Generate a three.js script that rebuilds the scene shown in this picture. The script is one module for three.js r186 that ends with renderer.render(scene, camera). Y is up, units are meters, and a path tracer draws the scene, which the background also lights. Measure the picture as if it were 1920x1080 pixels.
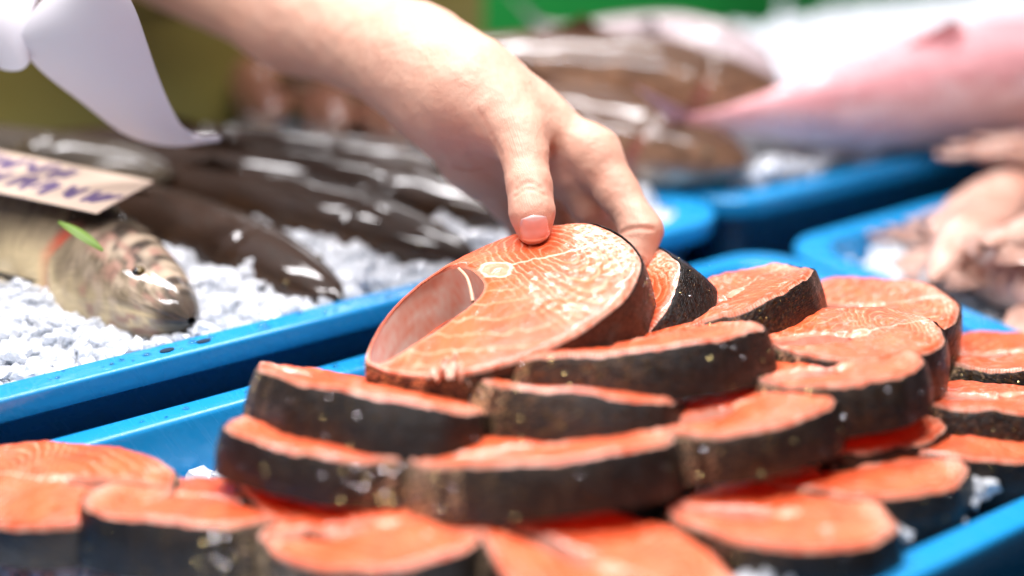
import * as THREE from 'three';
import { RectAreaLightUniformsLib } from 'three/addons/lights/RectAreaLightUniformsLib.js';
import { mergeGeometries } from 'three/addons/utils/BufferGeometryUtils.js';
import { RoundedBoxGeometry } from 'three/addons/geometries/RoundedBoxGeometry.js';
import { createNoise2D, createNoise3D } from 'simplex-noise';

// ---------------------------------------------------------------- camera, light, exposure
const scene = new THREE.Scene();
const camera = new THREE.PerspectiveCamera(24.377, 16 / 9, 0.05, 20);
camera.position.set(0, 0.32, 0);
camera.rotation.set(-0.40069, 0, 0);
camera.focus = 0.676;
camera.userData.fStop = 1.35;
scene.add(camera);
const renderer = new THREE.WebGLRenderer({ antialias: true });
renderer.toneMapping = THREE.LinearToneMapping;
renderer.toneMappingExposure = 1.08;
renderer.shadowMap.enabled = true;
RectAreaLightUniformsLib.init();
scene.background = new THREE.Color().setRGB(0.065, 0.065, 0.072);   // the dim market hall around the stall

// rows of the stall: s runs along the trays, t away from the customer
const E1 = new THREE.Vector3(0.83339, 0, -0.55269), E2 = new THREE.Vector3(-0.55269, 0, -0.83339);
const ROW = Math.atan2(0.55269, 0.83339);
const W = (s, t, y = 0) => new THREE.Vector3(E1.x * s + E2.x * t, y, E1.z * s + E2.z * t);

function marketLamp(s, t, y, len, wid, power, label) {
  const g = new THREE.Group(); g.name = numbered('market_lamp'); g.position.copy(W(s, t, y)); g.rotation.y = ROW;
  g.userData = { label, category: 'lamp', group: 'strip lamps hung over the stall' };
  const m = (geo, mat, n) => { const o = new THREE.Mesh(geo, mat); o.name = n; o.castShadow = true; g.add(o); return o; };
  const housing = m(new RoundedBoxGeometry(len + 0.06, 0.05, wid + 0.04, 3, 0.01), new THREE.MeshStandardMaterial({ color: 0xd8d8d8, roughness: 0.5 }), 'housing');
  housing.position.y = 0.03;
  const glow = new THREE.MeshStandardMaterial({ color: 0xffffff, emissive: new THREE.Color(1, 0.97, 1), emissiveIntensity: 1.5 });
  m(new THREE.BoxGeometry(len, 0.006, wid), glow, 'light_diffuser').position.y = 0.001;
  const l = new THREE.RectAreaLight(new THREE.Color(1, 0.965, 0.985), power, len, wid);
  l.position.set(0, -0.006, 0); l.rotation.x = -Math.PI / 2; g.add(l);
  scene.add(g);
}
const taken = {};
function numbered(n) { const k = taken[n] = (taken[n] ?? -1) + 1; return k ? `${n}_${String(k).padStart(3, '0')}` : n; }
marketLamp(0.15, 0.22, 1.20, 1.3, 0.10, 50, 'long strip lamp hung over the customer side of the stall');
marketLamp(0.40, 0.85, 1.15, 1.3, 0.10, 60, 'long strip lamp hung over the row of whole fish');
marketLamp(0.70, 1.36, 1.20, 0.22, 0.06, 60, 'short strip lamp hung behind the green backboard');
marketLamp(2.40, 2.30, 1.25, 1.6, 0.16, 13, 'wide strip lamp hung far beyond the squid tray');
marketLamp(1.40, 2.60, 1.25, 1.6, 0.16, 13, 'wide strip lamp hung over the far aisle');

// ---------------------------------------------------------------- measured layout (metres)
const STEAKS = [
  ["A", 0.0004, 0.0316, -0.6025, 0.1464, 0.4539, 0.2866, 0.1444, 0.0904, 0.032],
  ["B", 0.0652, 0.0093, -0.6353, -0.2761, 0.5823, 0.7647, 0.1049, 0.0877, 0.028],
  ["C", 0.1198, 0.0252, -0.6275, -0.2967, 0.7679, 0.0698, 0.098, 0.062, 0.026],
  ["D", 0.1938, 0.003, -0.6624, -0.0, 0.1396, 0.0, 0.092, 0.08, 0.027],
  ["E", 0.168, 0.0181, -0.5925, -0.0698, 0.2094, 0.0349, 0.09, 0.07, 0.027],
  ["F", 0.0591, 0.0257, -0.5652, -0.3491, 0.1396, 0.0873, 0.126, 0.072, 0.026],
  ["G", 0.1549, 0.0199, -0.5538, -0.2618, 0.2793, 0.0698, 0.076, 0.064, 0.025],
  ["H", 0.0288, 0.0153, -0.5382, -0.4189, -0.1047, -0.0349, 0.094, 0.066, 0.026],
  ["I", -0.0711, 0.0164, -0.5366, -0.4363, -0.4189, 0.0, 0.118, 0.066, 0.026],
  ["J", -0.0817, 0.0067, -0.5199, 0.2618, 2.7576, 0.0, 0.098, 0.066, 0.022],
  ["K", 0.0148, 0.0092, -0.4973, -0.3142, 0.1745, 0.0349, 0.112, 0.066, 0.025],
  ["L", 0.1066, 0.0157, -0.5262, -0.2443, 0.4189, 0.0698, 0.088, 0.064, 0.023],
  ["M", 0.1583, -0.0127, -0.5195, -0.1571, 0.1047, 0.0349, 0.094, 0.062, 0.024],
  ["N", 0.2081, -0.0157, -0.557, -0.1571, -0.0698, 0.0, 0.106, 0.072, 0.025],
  ["O", 0.1136, -0.0118, -0.481, -0.1222, -0.1047, 0.0349, 0.094, 0.064, 0.025],
  ["P", 0.0341, -0.0149, -0.4474, -0.0698, -0.5236, -0.0524, 0.11, 0.08, 0.027],
  ["Q", -0.0539, -0.0148, -0.477, -0.0349, 0.0698, 0.1047, 0.098, 0.07, 0.025],
  ["R", -0.1421, -0.0202, -0.4987, 0.2443, 3.0369, 0.0524, 0.094, 0.06, 0.027],
  ["S", -0.2032, -0.0159, -0.5208, -0.0698, 2.9322, -0.0349, 0.112, 0.068, 0.022],
  ["T", 0.24, -0.0053, -0.5747, -0.2443, -0.0, 0.0, 0.104, 0.06, 0.024],
  ["U", 0.2726, -0.0179, -0.6511, -0.1047, 0.0873, 0.0, 0.092, 0.066, 0.024],
  ["X", -0.0766, -0.0199, -0.5098, -0.0698, -0.3491, 0.0, 0.1, 0.066, 0.024],
  ["Y", 0.1601, -0.0079, -0.5571, -0.0698, 0.3491, 0.0, 0.095, 0.066, 0.024],
  ["Z", 0.0252, -0.0199, -0.5415, -0.0698, 0.1745, 0.0, 0.115, 0.07, 0.026],
];
const HAND = {
  forearm: [[-0.2933, 0.1974, -0.9689, 0.043], [-0.132, 0.1586, -0.8276, 0.0375], [-0.0524, 0.1434, -0.7375, 0.0294], [-0.0256, 0.136, -0.7116, 0.027]],
  palm_index: [[-0.0218, 0.135, -0.7112, 0.0232], [0.0073, 0.1224, -0.7069, 0.016], [0.0439, 0.1049, -0.693, 0.013]],
  palm_middle: [[-0.0279, 0.1281, -0.7169, 0.0225], [0.0074, 0.1003, -0.7127, 0.0162], [0.0329, 0.0907, -0.7011, 0.0128]],
  palm_ring: [[-0.0326, 0.1227, -0.7201, 0.0215], [-0.0091, 0.0933, -0.725, 0.0168], [0.0181, 0.078, -0.7185, 0.012]],
  palm_little: [[-0.0361, 0.1199, -0.7189, 0.02], [-0.0227, 0.0933, -0.725, 0.0172], [-0.0031, 0.0685, -0.7275, 0.0117]],
  thumb_base: [[-0.0225, 0.1336, -0.7051, 0.0215], [-0.0071, 0.1273, -0.6894, 0.016], [0.0045, 0.1207, -0.6779, 0.012]],
  thumb: [[0.0045, 0.1207, -0.6779, 0.0118], [0.0069, 0.1107, -0.665, 0.0106], [0.0088, 0.1009, -0.6522, 0.0106], [0.0103, 0.0908, -0.6399, 0.0103], [0.0111, 0.0824, -0.6375, 0.0084]],
  index: [[0.0439, 0.1049, -0.693, 0.013], [0.0564, 0.0887, -0.6796, 0.0108], [0.0689, 0.0727, -0.662, 0.0102], [0.0648, 0.0604, -0.6546, 0.0091], [0.057, 0.0454, -0.6569, 0.008]],
  middle: [[0.0329, 0.0907, -0.7011, 0.0124], [0.0428, 0.0743, -0.6974, 0.0106], [0.0525, 0.0578, -0.7035, 0.0097], [0.0421, 0.0378, -0.6971, 0.0086]],
  ring: [[0.0181, 0.078, -0.7185, 0.0117], [0.0275, 0.0572, -0.7184, 0.01], [0.0306, 0.041, -0.7137, 0.0093], [0.0244, 0.0276, -0.7059, 0.008]],
  little: [[-0.0031, 0.0685, -0.7275, 0.0112], [0.0077, 0.0495, -0.726, 0.009], [0.0093, 0.0373, -0.723, 0.008], [0.0078, 0.0259, -0.7182, 0.007]],
  creases: [[-0.0005, 0.106, -0.637, 0.0005], [0.008, 0.1085, -0.638, 0.0005], [0.0166, 0.1063, -0.6371, 0.0005]],
  creases_b: [[-0.0013, 0.1026, -0.6355, 0.0006], [0.008, 0.1051, -0.6366, 0.0006], [0.0177, 0.1031, -0.6357, 0.0006]],
  creases_c: [[0.056, 0.0738, -0.6559, 0.0006], [0.0645, 0.0776, -0.6521, 0.0006], [0.0737, 0.0771, -0.6519, 0.0006]],
  creases_d: [[-0.0185, 0.136, -0.6714, 0.0002], [-0.0144, 0.1296, -0.6687, 0.0002], [-0.0116, 0.1215, -0.6653, 0.0002], [-0.0055, 0.1144, -0.6623, 0.0002]],
  creases_f: [[-0.029, 0.099, -0.71, 0.0006], [-0.0222, 0.0968, -0.7091, 0.0006], [-0.0163, 0.0995, -0.7103, 0.0006]],
  creases_g: [[-0.0165, 0.0739, -0.7103, 0.0006], [-0.0105, 0.0777, -0.7119, 0.0006], [-0.0045, 0.0799, -0.7128, 0.0006]],
  creases_h: [[0.0578, 0.0592, -0.6443, 0.0006], [0.0635, 0.0641, -0.6409, 0.0006], [0.0696, 0.0631, -0.6405, 0.0006]],
};
const AT = {
  trout_nose: [-0.187, 0.03, -0.6372],
  trout_mid: [-0.2751, 0.036, -0.7096],
  dark_a_nose: [-0.0911, 0.022, -0.7035],
  dark_a_mid: [-0.1776, 0.026, -0.7682],
  dark_b_nose: [-0.0195, 0.024, -0.7571],
  dark_b_mid: [-0.1378, 0.03, -0.8127],
  dark_c_nose: [0.0, 0.03, -0.8076],
  dark_c_mid: [-0.156, 0.038, -0.8429],
  dark_d_nose: [-0.0363, 0.04, -0.8678],
  dark_d_mid: [-0.1969, 0.045, -0.8736],
  grey_nose: [-0.2191, 0.052, -0.8306],
  grey_mid: [-0.323, 0.052, -0.8397],
  pink_a_nose: [0.4767, 0.075, -1.0728],
  pink_a_mid: [0.3084, 0.07, -0.996],
  pink_b_nose: [0.1957, 0.05, -0.9277],
  pink_b_mid: [0.3014, 0.06, -1.0107],
  brown_a_nose: [0.2071, 0.06, -0.9712],
  brown_a_mid: [0.1151, 0.07, -0.9718],
  brown_b_nose: [0.1634, 0.04, -0.8895],
  brown_b_mid: [0.0758, 0.05, -0.9142],
  pale_a_nose: [0.2143, 0.065, -1.0329],
  pale_a_mid: [0.143, 0.075, -1.0728],
  pale_b_nose: [0.0943, 0.06, -1.0532],
  pale_b_mid: [0.0218, 0.062, -1.072],
  red_a_nose: [-0.1221, 0.055, -0.9241],
  red_a_mid: [-0.1578, 0.05, -1.0756],
  red_b_nose: [-0.0744, 0.055, -0.8973],
  red_b_mid: [-0.1107, 0.05, -1.0411],
  red_c_nose: [-0.1725, 0.055, -0.9523],
  red_c_mid: [-0.2214, 0.05, -1.1123],
};
const SHEET = {
  edge_a: [[-0.2156, 0.2042, -0.7112], [-0.2474, 0.1873, -0.7203], [-0.2692, 0.1616, -0.7257], [-0.2658, 0.1464, -0.7301], [-0.2446, 0.1228, -0.7364], [-0.2203, 0.1019, -0.7384], [-0.1971, 0.0948, -0.7408], [-0.1699, 0.0962, -0.7469]],
  edge_b: [[-0.2054, 0.2075, -0.6909], [-0.196, 0.1856, -0.6924], [-0.1932, 0.1645, -0.6998], [-0.1915, 0.1434, -0.7093], [-0.1888, 0.1227, -0.7201], [-0.1857, 0.1089, -0.7305], [-0.179, 0.1022, -0.7385], [-0.1686, 0.0971, -0.7472]],
  curl_a: [[-0.3099, 0.1452, -0.735], [-0.2909, 0.1448, -0.7316], [-0.279, 0.1428, -0.7264], [-0.2699, 0.1443, -0.7238], [-0.2658, 0.1481, -0.7254], [-0.2701, 0.1508, -0.7342], [-0.2767, 0.1535, -0.7462], [-0.2803, 0.1569, -0.7617]],
  curl_b: [[-0.312, 0.196, -0.762], [-0.298, 0.1968, -0.7569], [-0.2842, 0.1976, -0.7518], [-0.2723, 0.1976, -0.7518], [-0.2612, 0.1973, -0.7538], [-0.2533, 0.1968, -0.7569], [-0.2507, 0.1951, -0.7671], [-0.2479, 0.1935, -0.7772]],
};
const FLAP = [[-0.0415, 0.0434, -0.5453], [-0.0184, 0.0416, -0.5467], [-0.0311, 0.0444, -0.5588], [-0.0219, 0.043, -0.5582]];

// ---------------------------------------------------------------- helpers
function rng(seed) { let a = seed >>> 0; return () => { a = (a + 0x6D2B79F5) | 0; let t = Math.imul(a ^ (a >>> 15), 1 | a); t = (t + Math.imul(t ^ (t >>> 7), 61 | t)) ^ t; return ((t ^ (t >>> 14)) >>> 0) / 4294967296; }; }
const n2 = createNoise2D(rng(11)), n3 = createNoise3D(rng(12));
const ss = (a, b, x) => { const t = Math.min(1, Math.max(0, (x - a) / (b - a))); return t * t * (3 - 2 * t); };
const mix = (a, b, t) => a + (b - a) * t, mix3 = (a, b, t) => [mix(a[0], b[0], t), mix(a[1], b[1], t), mix(a[2], b[2], t)];
const lin = (c) => c.map((v) => { v /= 255; return v <= 0.04045 ? v / 12.92 : ((v + 0.055) / 1.055) ** 2.4; });
const clamp01 = (x) => Math.min(1, Math.max(0, x));
function fbm(x, y, o = 4) { let a = 0.5, s = 0; for (let i = 0; i < o; i++) { s += a * n2(x, y); x *= 2.03; y *= 2.03; a *= 0.5; } return s; }
function spline(keys, u) { // piecewise smooth interpolation of [[u, v], ...]
  let i = 0; while (i < keys.length - 2 && u > keys[i + 1][0]) i++;
  const [u0, a] = keys[i], [u1, b] = keys[i + 1]; const m = (j) => { const p = keys[Math.max(0, j - 1)], q = keys[Math.min(keys.length - 1, j + 1)]; return (q[1] - p[1]) / (q[0] - p[0]); };
  const h = u1 - u0, t = clamp01((u - u0) / h), t2 = t * t, t3 = t2 * t;
  return (2 * t3 - 3 * t2 + 1) * a + (t3 - 2 * t2 + t) * h * m(i) + (-2 * t3 + 3 * t2) * b + (t3 - t2) * h * m(i + 1);
}
function gridGeo(nu, nv, fn, { closed = false, uv = null, color = null, flip = false } = {}) {
  const pos = [], uvs = [], col = [], idx = [];
  for (let j = 0; j <= nv; j++) for (let i = 0; i <= nu; i++) {
    const u = i / nu, v = j / nv, p = fn(u, v); pos.push(p[0], p[1], p[2]);
    const t = uv ? uv(u, v, p) : [u, v]; uvs.push(t[0], t[1]);
    if (color) col.push(...color(u, v, p));
  }
  for (let j = 0; j < nv; j++) for (let i = 0; i < nu; i++) {
    const a = j * (nu + 1) + i, b = a + 1, c = a + nu + 1, d = c + 1;
    if (flip) idx.push(a, c, b, b, c, d); else idx.push(a, b, c, b, d, c);
  }
  const g = new THREE.BufferGeometry();
  g.setAttribute('position', new THREE.Float32BufferAttribute(pos, 3)); g.setAttribute('uv', new THREE.Float32BufferAttribute(uvs, 2));
  if (color) g.setAttribute('color', new THREE.Float32BufferAttribute(col, 3));
  g.setIndex(idx); g.computeVertexNormals();
  if (closed) { const n = g.attributes.normal; for (let j = 0; j <= nv; j++) { const a = j * (nu + 1), b = a + nu; const v = new THREE.Vector3(n.getX(a) + n.getX(b), n.getY(a) + n.getY(b), n.getZ(a) + n.getZ(b)).normalize(); n.setXYZ(a, v.x, v.y, v.z); n.setXYZ(b, v.x, v.y, v.z); } }
  return g;
}
function dataTex(w, h, fill, { srgb = false, repeat = true } = {}) { // fill(u, v) -> [r, g, b] 0..255
  const d = new Uint8Array(w * h * 4);
  for (let j = 0; j < h; j++) for (let i = 0; i < w; i++) { const c = fill((i + 0.5) / w, (j + 0.5) / h), k = (j * w + i) * 4; d[k] = Math.max(0, Math.min(255, c[0])); d[k + 1] = Math.max(0, Math.min(255, c[1])); d[k + 2] = Math.max(0, Math.min(255, c[2])); d[k + 3] = 255; }
  const t = new THREE.DataTexture(d, w, h, THREE.RGBAFormat); t.magFilter = t.minFilter = THREE.LinearFilter; t.wrapS = t.wrapT = repeat ? THREE.RepeatWrapping : THREE.ClampToEdgeWrapping;
  if (srgb) t.colorSpace = THREE.SRGBColorSpace; t.needsUpdate = true; return t;
}
function part(name, geo, mat, parent) { const o = new THREE.Mesh(geo, mat); o.name = name; o.castShadow = o.receiveShadow = true; parent.add(o); return o; }
function thing(name, label, category, group, pos) { const g = new THREE.Group(); g.name = numbered(name); g.userData = { label, category }; if (group) g.userData.group = group; if (pos) g.position.copy(pos); scene.add(g); return g; }
// noise that repeats over the unit square
const tile = (u, v, fu, fv, seed = 0) => { const a = u * Math.PI * 2, b = v * Math.PI * 2; return n3(Math.cos(a) * fu / 6.283 + seed, Math.sin(a) * fu / 6.283 + Math.cos(b) * fv / 6.283 * 1.7, Math.sin(b) * fv / 6.283 + seed * 0.7); };
const stdMat = (o) => new THREE.MeshPhysicalMaterial(o);

// ---------------------------------------------------------------- counter and backdrop
{
  const steel = stdMat({ color: 0x3a3f45, roughness: 0.4, metalness: 0.6 });
  const top = new THREE.Mesh(new THREE.BoxGeometry(2.6, 0.04, 0.66), steel); top.name = 'counter'; top.position.copy(W(0.7, 0.305, -0.092)); top.rotation.y = ROW; top.userData = { kind: 'structure' }; top.receiveShadow = top.castShadow = true; scene.add(top);
  const step = new THREE.Mesh(new THREE.BoxGeometry(3.0, 0.06, 1.2), steel); step.name = 'counter_step'; step.position.copy(W(0.7, 1.238, -0.081)); step.rotation.y = ROW; step.userData = { kind: 'structure' }; step.receiveShadow = step.castShadow = true; scene.add(step);
}
const bluePlastic = stdMat({ color: new THREE.Color().setRGB(0.012, 0.27, 0.60), roughness: 0.38, clearcoat: 0.25, clearcoatRoughness: 0.3,
  bumpMap: dataTex(256, 256, (u, v) => { const k = 128 + 60 * tile(u, v, 40, 40) + 40 * tile(u, v, 12, 12, 3); return [k, k, k]; }), bumpScale: 0.0002,
  roughnessMap: dataTex(256, 256, (u, v) => { const k = 170 + 60 * tile(u, v, 9, 9, 5) + 70 * ss(0.35, 0.7, tile(u, v, 70, 5, 2)) - 70 * ss(0.3, 0.6, tile(u, v, 30, 30, 8)); return [k, k, k]; }) });
function ringPts(hx, hz, r, n) { const out = []; for (let c = 0; c < 4; c++) { const cx = (c === 0 || c === 3 ? 1 : -1) * (hx - r), cz = (c < 2 ? 1 : -1) * (hz - r); for (let k = 0; k <= n; k++) { const a = (c + k / n) * Math.PI / 2; out.push([cx + r * Math.cos(a), cz + r * Math.sin(a)]); } } out.push(out[0]); return out; }
function tray(s0, s1, t0, t1, rimY, depth, label, lipS = 0.022, lipT = 0.016) {
  const o = thing('fish_tray', label, 'tray', 'blue plastic trays of the stall', W((s0 + s1) / 2, (t0 + t1) / 2, rimY - depth)); o.rotation.y = ROW;
  const hx = (s1 - s0) / 2, hz = (t1 - t0) / 2;
  // profile: [inset along s, inset along t, height, corner radius]
  const sect = (list, name) => {
    const rings = list.map(([is, it, y, r]) => ringPts(hx - is, hz - it, r, 7).map(([x, z]) => [x, y, z]));
    const nu = rings[0].length - 1, nv = rings.length - 1;
    return part(name, gridGeo(nu, nv, (u, v) => rings[Math.round(v * nv)][Math.round(u * nu)], { closed: true, uv: (u, v, p) => [(p[0] + p[1] * 0.5) * 5, (p[2] + p[1] * 0.8) * 5] }), bluePlastic, o);
  };
  const d = depth, e = 0.0025;
  sect([[lipS * 0.8 + 0.012, lipT * 0.8 + 0.012, 0.0, 0.03], [lipS * 0.8 + 0.010, lipT * 0.8 + 0.010, 0.0015, 0.03], [lipS * 0.55, lipT * 0.55, d - 0.016, 0.03], [lipS * 0.5, lipT * 0.5, d - 0.0142, 0.03]], 'outer_wall');
  sect([[lipS * 0.52, lipT * 0.52, d - 0.014, 0.03], [0.0016, 0.0016, d - 0.014, 0.034], [0, 0, d - 0.0125, 0.035], [0, 0, d - e, 0.035], [e * 0.3, e * 0.3, d - e * 0.3, 0.035], [e, e, d, 0.034], [lipS - e, lipT - e, d, 0.03], [lipS - e * 0.3, lipT - e * 0.3, d - e * 0.3, 0.03], [lipS, lipT, d - e, 0.029]], 'rim');
  sect([[lipS, lipT, d - e, 0.029], [lipS + 0.001, lipT + 0.001, d - 0.006, 0.029], [lipS + 0.010, lipT + 0.010, 0.010, 0.026], [lipS + 0.014, lipT + 0.014, 0.005, 0.024], [lipS + 0.05, lipT + 0.05, 0.0035, 0.02], [hx - 0.02, hz - 0.02, 0.0035, 0.01]], 'inner_wall');
  return o;
}
const salmonTray = tray(-0.03, 0.600, 0.287, 0.598, 0.0, 0.070, 'blue plastic tray holding the cut salmon steaks');
const squidTray = tray(0.605, 1.25, 0.287, 0.598, 0.0, 0.070, 'blue plastic tray filled with squid beside the salmon tray');
const darkTray = tray(-0.16, 0.585, 0.612, 0.98, 0.02, 0.070, 'blue plastic tray with whole dark fish on ice', 0.022, 0.018);
const pinkTray = tray(0.59, 1.35, 0.628, 0.99, 0.02, 0.070, 'blue plastic tray with pink and brown fish heaped on ice', 0.022, 0.016);
{ // two small drain slots through the rim of the dark fish tray
  const m = stdMat({ color: 0x03263f, roughness: 0.6 });
  for (const s of [0.196, 0.216]) { const w = W(s, 0.6195, 0.0201); darkTray.updateMatrixWorld(); const l = darkTray.worldToLocal(w.clone()); const h = part('rim_slot', new THREE.CylinderGeometry(0.0026, 0.0026, 0.0012, 16), m, darkTray); h.position.copy(l); h.scale.set(1.5, 1, 0.8); }
}

{ // water drops standing on the rims
  const dropMat = stdMat({ color: 0xffffff, roughness: 0.03, transmission: 1, thickness: 0.002, ior: 1.33 }), g = new THREE.SphereGeometry(1, 14, 10), r = rng(640), m = new THREE.Matrix4();
  for (const [o, t, y, s0, s1, n] of [[salmonTray, 0.5905, 0.0, 0.02, 0.58, 46], [darkTray, 0.6215, 0.02, 0.06, 0.56, 60]]) {
    const im = new THREE.InstancedMesh(g, dropMat, n); o.updateMatrixWorld();
    for (let i = 0; i < n; i++) { const a = 0.0006 + 0.0016 * r() * r(), p = o.worldToLocal(W(mix3([s0, 0, 0], [s1, 0, 0], r())[0], t + (r() - 0.5) * 0.010, y + a * 0.15)); m.compose(p, new THREE.Quaternion(), new THREE.Vector3(a * (1 + 0.5 * r()), a * 0.55, a)); im.setMatrixAt(i, m); }
    im.name = 'water_drops'; im.userData.kind = 'stuff'; o.add(im);
  }
}
// ---------------------------------------------------------------- crushed ice
const iceMat = stdMat({ color: 0xf4f7fb, roughness: 0.10, transmission: 0.38, thickness: 0, ior: 1.31, clearcoat: 0.6, clearcoatRoughness: 0.05 });
const iceBedMat = stdMat({ color: 0xeef2f7, roughness: 0.5, bumpMap: dataTex(512, 512, (u, v) => { const k = 128 + 70 * tile(u, v, 50, 50, 9) + 50 * tile(u, v, 120, 120, 4); return [k, k, k]; }), bumpScale: 0.003 });
function iceChunk(seed) { const r = rng(seed), g = new THREE.IcosahedronGeometry(1, 1), p = g.attributes.position, memo = {}; for (let i = 0; i < p.count; i++) { const k = [p.getX(i), p.getY(i), p.getZ(i)].map((x) => x.toFixed(2)).join(); const f = memo[k] ??= 0.7 + 0.45 * r(); p.setXYZ(i, p.getX(i) * f, p.getY(i) * f * 0.8, p.getZ(i) * f); } g.computeVertexNormals(); return g; }
const chunkGeo = [iceChunk(3), iceChunk(8), iceChunk(21)];
function ice(s0, s1, t0, t1, height, count, size, seed, label) {
  const r = rng(seed), o = thing('crushed_ice', label, 'ice', null); o.userData.kind = 'stuff';
  const bed = gridGeo(90, 60, (u, v) => { const s = mix(s0, s1, u), t = mix(t0, t1, v), p = W(s, t, height(s, t) - size * 0.5); return [p.x, p.y, p.z]; }, { uv: (u, v) => [u * (s1 - s0) * 6, v * (t1 - t0) * 6] });
  const b = part('ice_bed', bed, iceBedMat, o); b.userData.kind = 'stuff';
  chunkGeo.forEach((g, k) => {
    const im = new THREE.InstancedMesh(g, iceMat, count), m = new THREE.Matrix4(), q = new THREE.Quaternion(), e = new THREE.Euler();
    for (let i = 0; i < count; i++) { const s = mix(s0, s1, r()), t = mix(t0, t1, r()), z = size * (0.40 + 1.1 * r() ** 3); const p = W(s, t, height(s, t) - size * 0.3 + size * 0.7 * r() * r()); e.set(r() * 6.3, r() * 6.3, r() * 6.3); q.setFromEuler(e); m.compose(p, q, new THREE.Vector3(z, z * (0.6 + 0.5 * r()), z)); im.setMatrixAt(i, m); }
    im.name = 'ice_chunks'; im.userData.kind = 'stuff'; im.castShadow = im.receiveShadow = true; o.add(im);
  });
  return o;
}
ice(0.0, 0.575, 0.312, 0.575, (s, t) => -0.030 + 0.006 * n2(s * 30, t * 30) + 0.004 * n2(s * 70, t * 70) - 0.035 * ss(0.14, 0.02, s) + 0.030 * ss(0.36, 0.322, t), 3600, 0.0050, 31, 'crushed ice showing round the salmon steaks');
ice(0.632, 1.2, 0.312, 0.575, (s, t) => -0.016 + 0.006 * n2(s * 30, t * 30), 900, 0.0065, 32, 'crushed ice under the squid');
ice(-0.13, 0.56, 0.636, 0.955, (s, t) => 0.012 + 0.007 * n2(s * 22, t * 22) + 0.004 * n2(s * 60, t * 60) + 0.012 * ss(0.64, 0.70, t), 6500, 0.0048, 33, 'crushed ice around the whole dark fish');
ice(0.62, 1.32, 0.65, 0.965, (s, t) => 0.026 + 0.008 * n2(s * 22, t * 22) + 0.014 * ss(0.66, 0.8, t), 3400, 0.0070, 34, 'crushed ice under the pink and brown fish');

// ---------------------------------------------------------------- salmon steaks
const V3 = (a) => new THREE.Vector3(...a);
const outerAt = (ph) => { const c = Math.cos(ph), s = Math.sin(ph), e = c > 0 ? 0.82 : 0.82 + 0.6 * -c; return [0.5 * c, 0.5 * Math.sign(s) * Math.abs(s) ** e * (1 + 0.10 * c)]; };
const innerAt = (ph, wide = 1, shift = 0, fwd = 0) => { const p = ((ph + Math.PI) % (2 * Math.PI)) - Math.PI, a = Math.abs(p) / Math.PI, g = (1 - Math.cos(Math.PI * a)) / 2; const x = -0.03 + fwd - (0.455 + fwd) * g; const z = 0.215 * wide * Math.sin(Math.PI * Math.min(1, a ** 0.85)) ** 0.9 * (1 - 0.30 * g); return [x, Math.sign(p) * z + shift * (1 - g * g)]; };
const REF_L = 0.13, REF_W = 0.086;
const outline = (f, n) => Array.from({ length: n }, (_, i) => { const [x, z] = f(-Math.PI + (i + 0.5) / n * 2 * Math.PI); return [x * REF_L, z * REF_W]; });
const FW = 1024, FH = 680;
const distMap = (f) => { const pts = outline(f, 180), w = FW / 4, h = FH / 4, d = new Float32Array(w * h); for (let j = 0; j < h; j++) for (let i = 0; i < w; i++) { const x = ((i + 0.5) / w - 0.5) * REF_L, z = ((j + 0.5) / h - 0.5) * REF_W; let m = 1; for (const p of pts) { const q = (p[0] - x) ** 2 + (p[1] - z) ** 2; if (q < m) m = q; } d[j * w + i] = Math.sqrt(m); }
  return (u, v) => { const x = clamp01(u) * w - 0.5, y = clamp01(v) * h - 0.5, i = Math.max(0, Math.min(w - 2, Math.floor(x))), j = Math.max(0, Math.min(h - 2, Math.floor(y))), a = clamp01(x - i), b = clamp01(y - j), k = j * w + i; return mix(mix(d[k], d[k + 1], a), mix(d[k + w], d[k + w + 1], a), b); }; };
const dOuter = distMap(outerAt), dInner = distMap((p) => innerAt(p));
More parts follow.
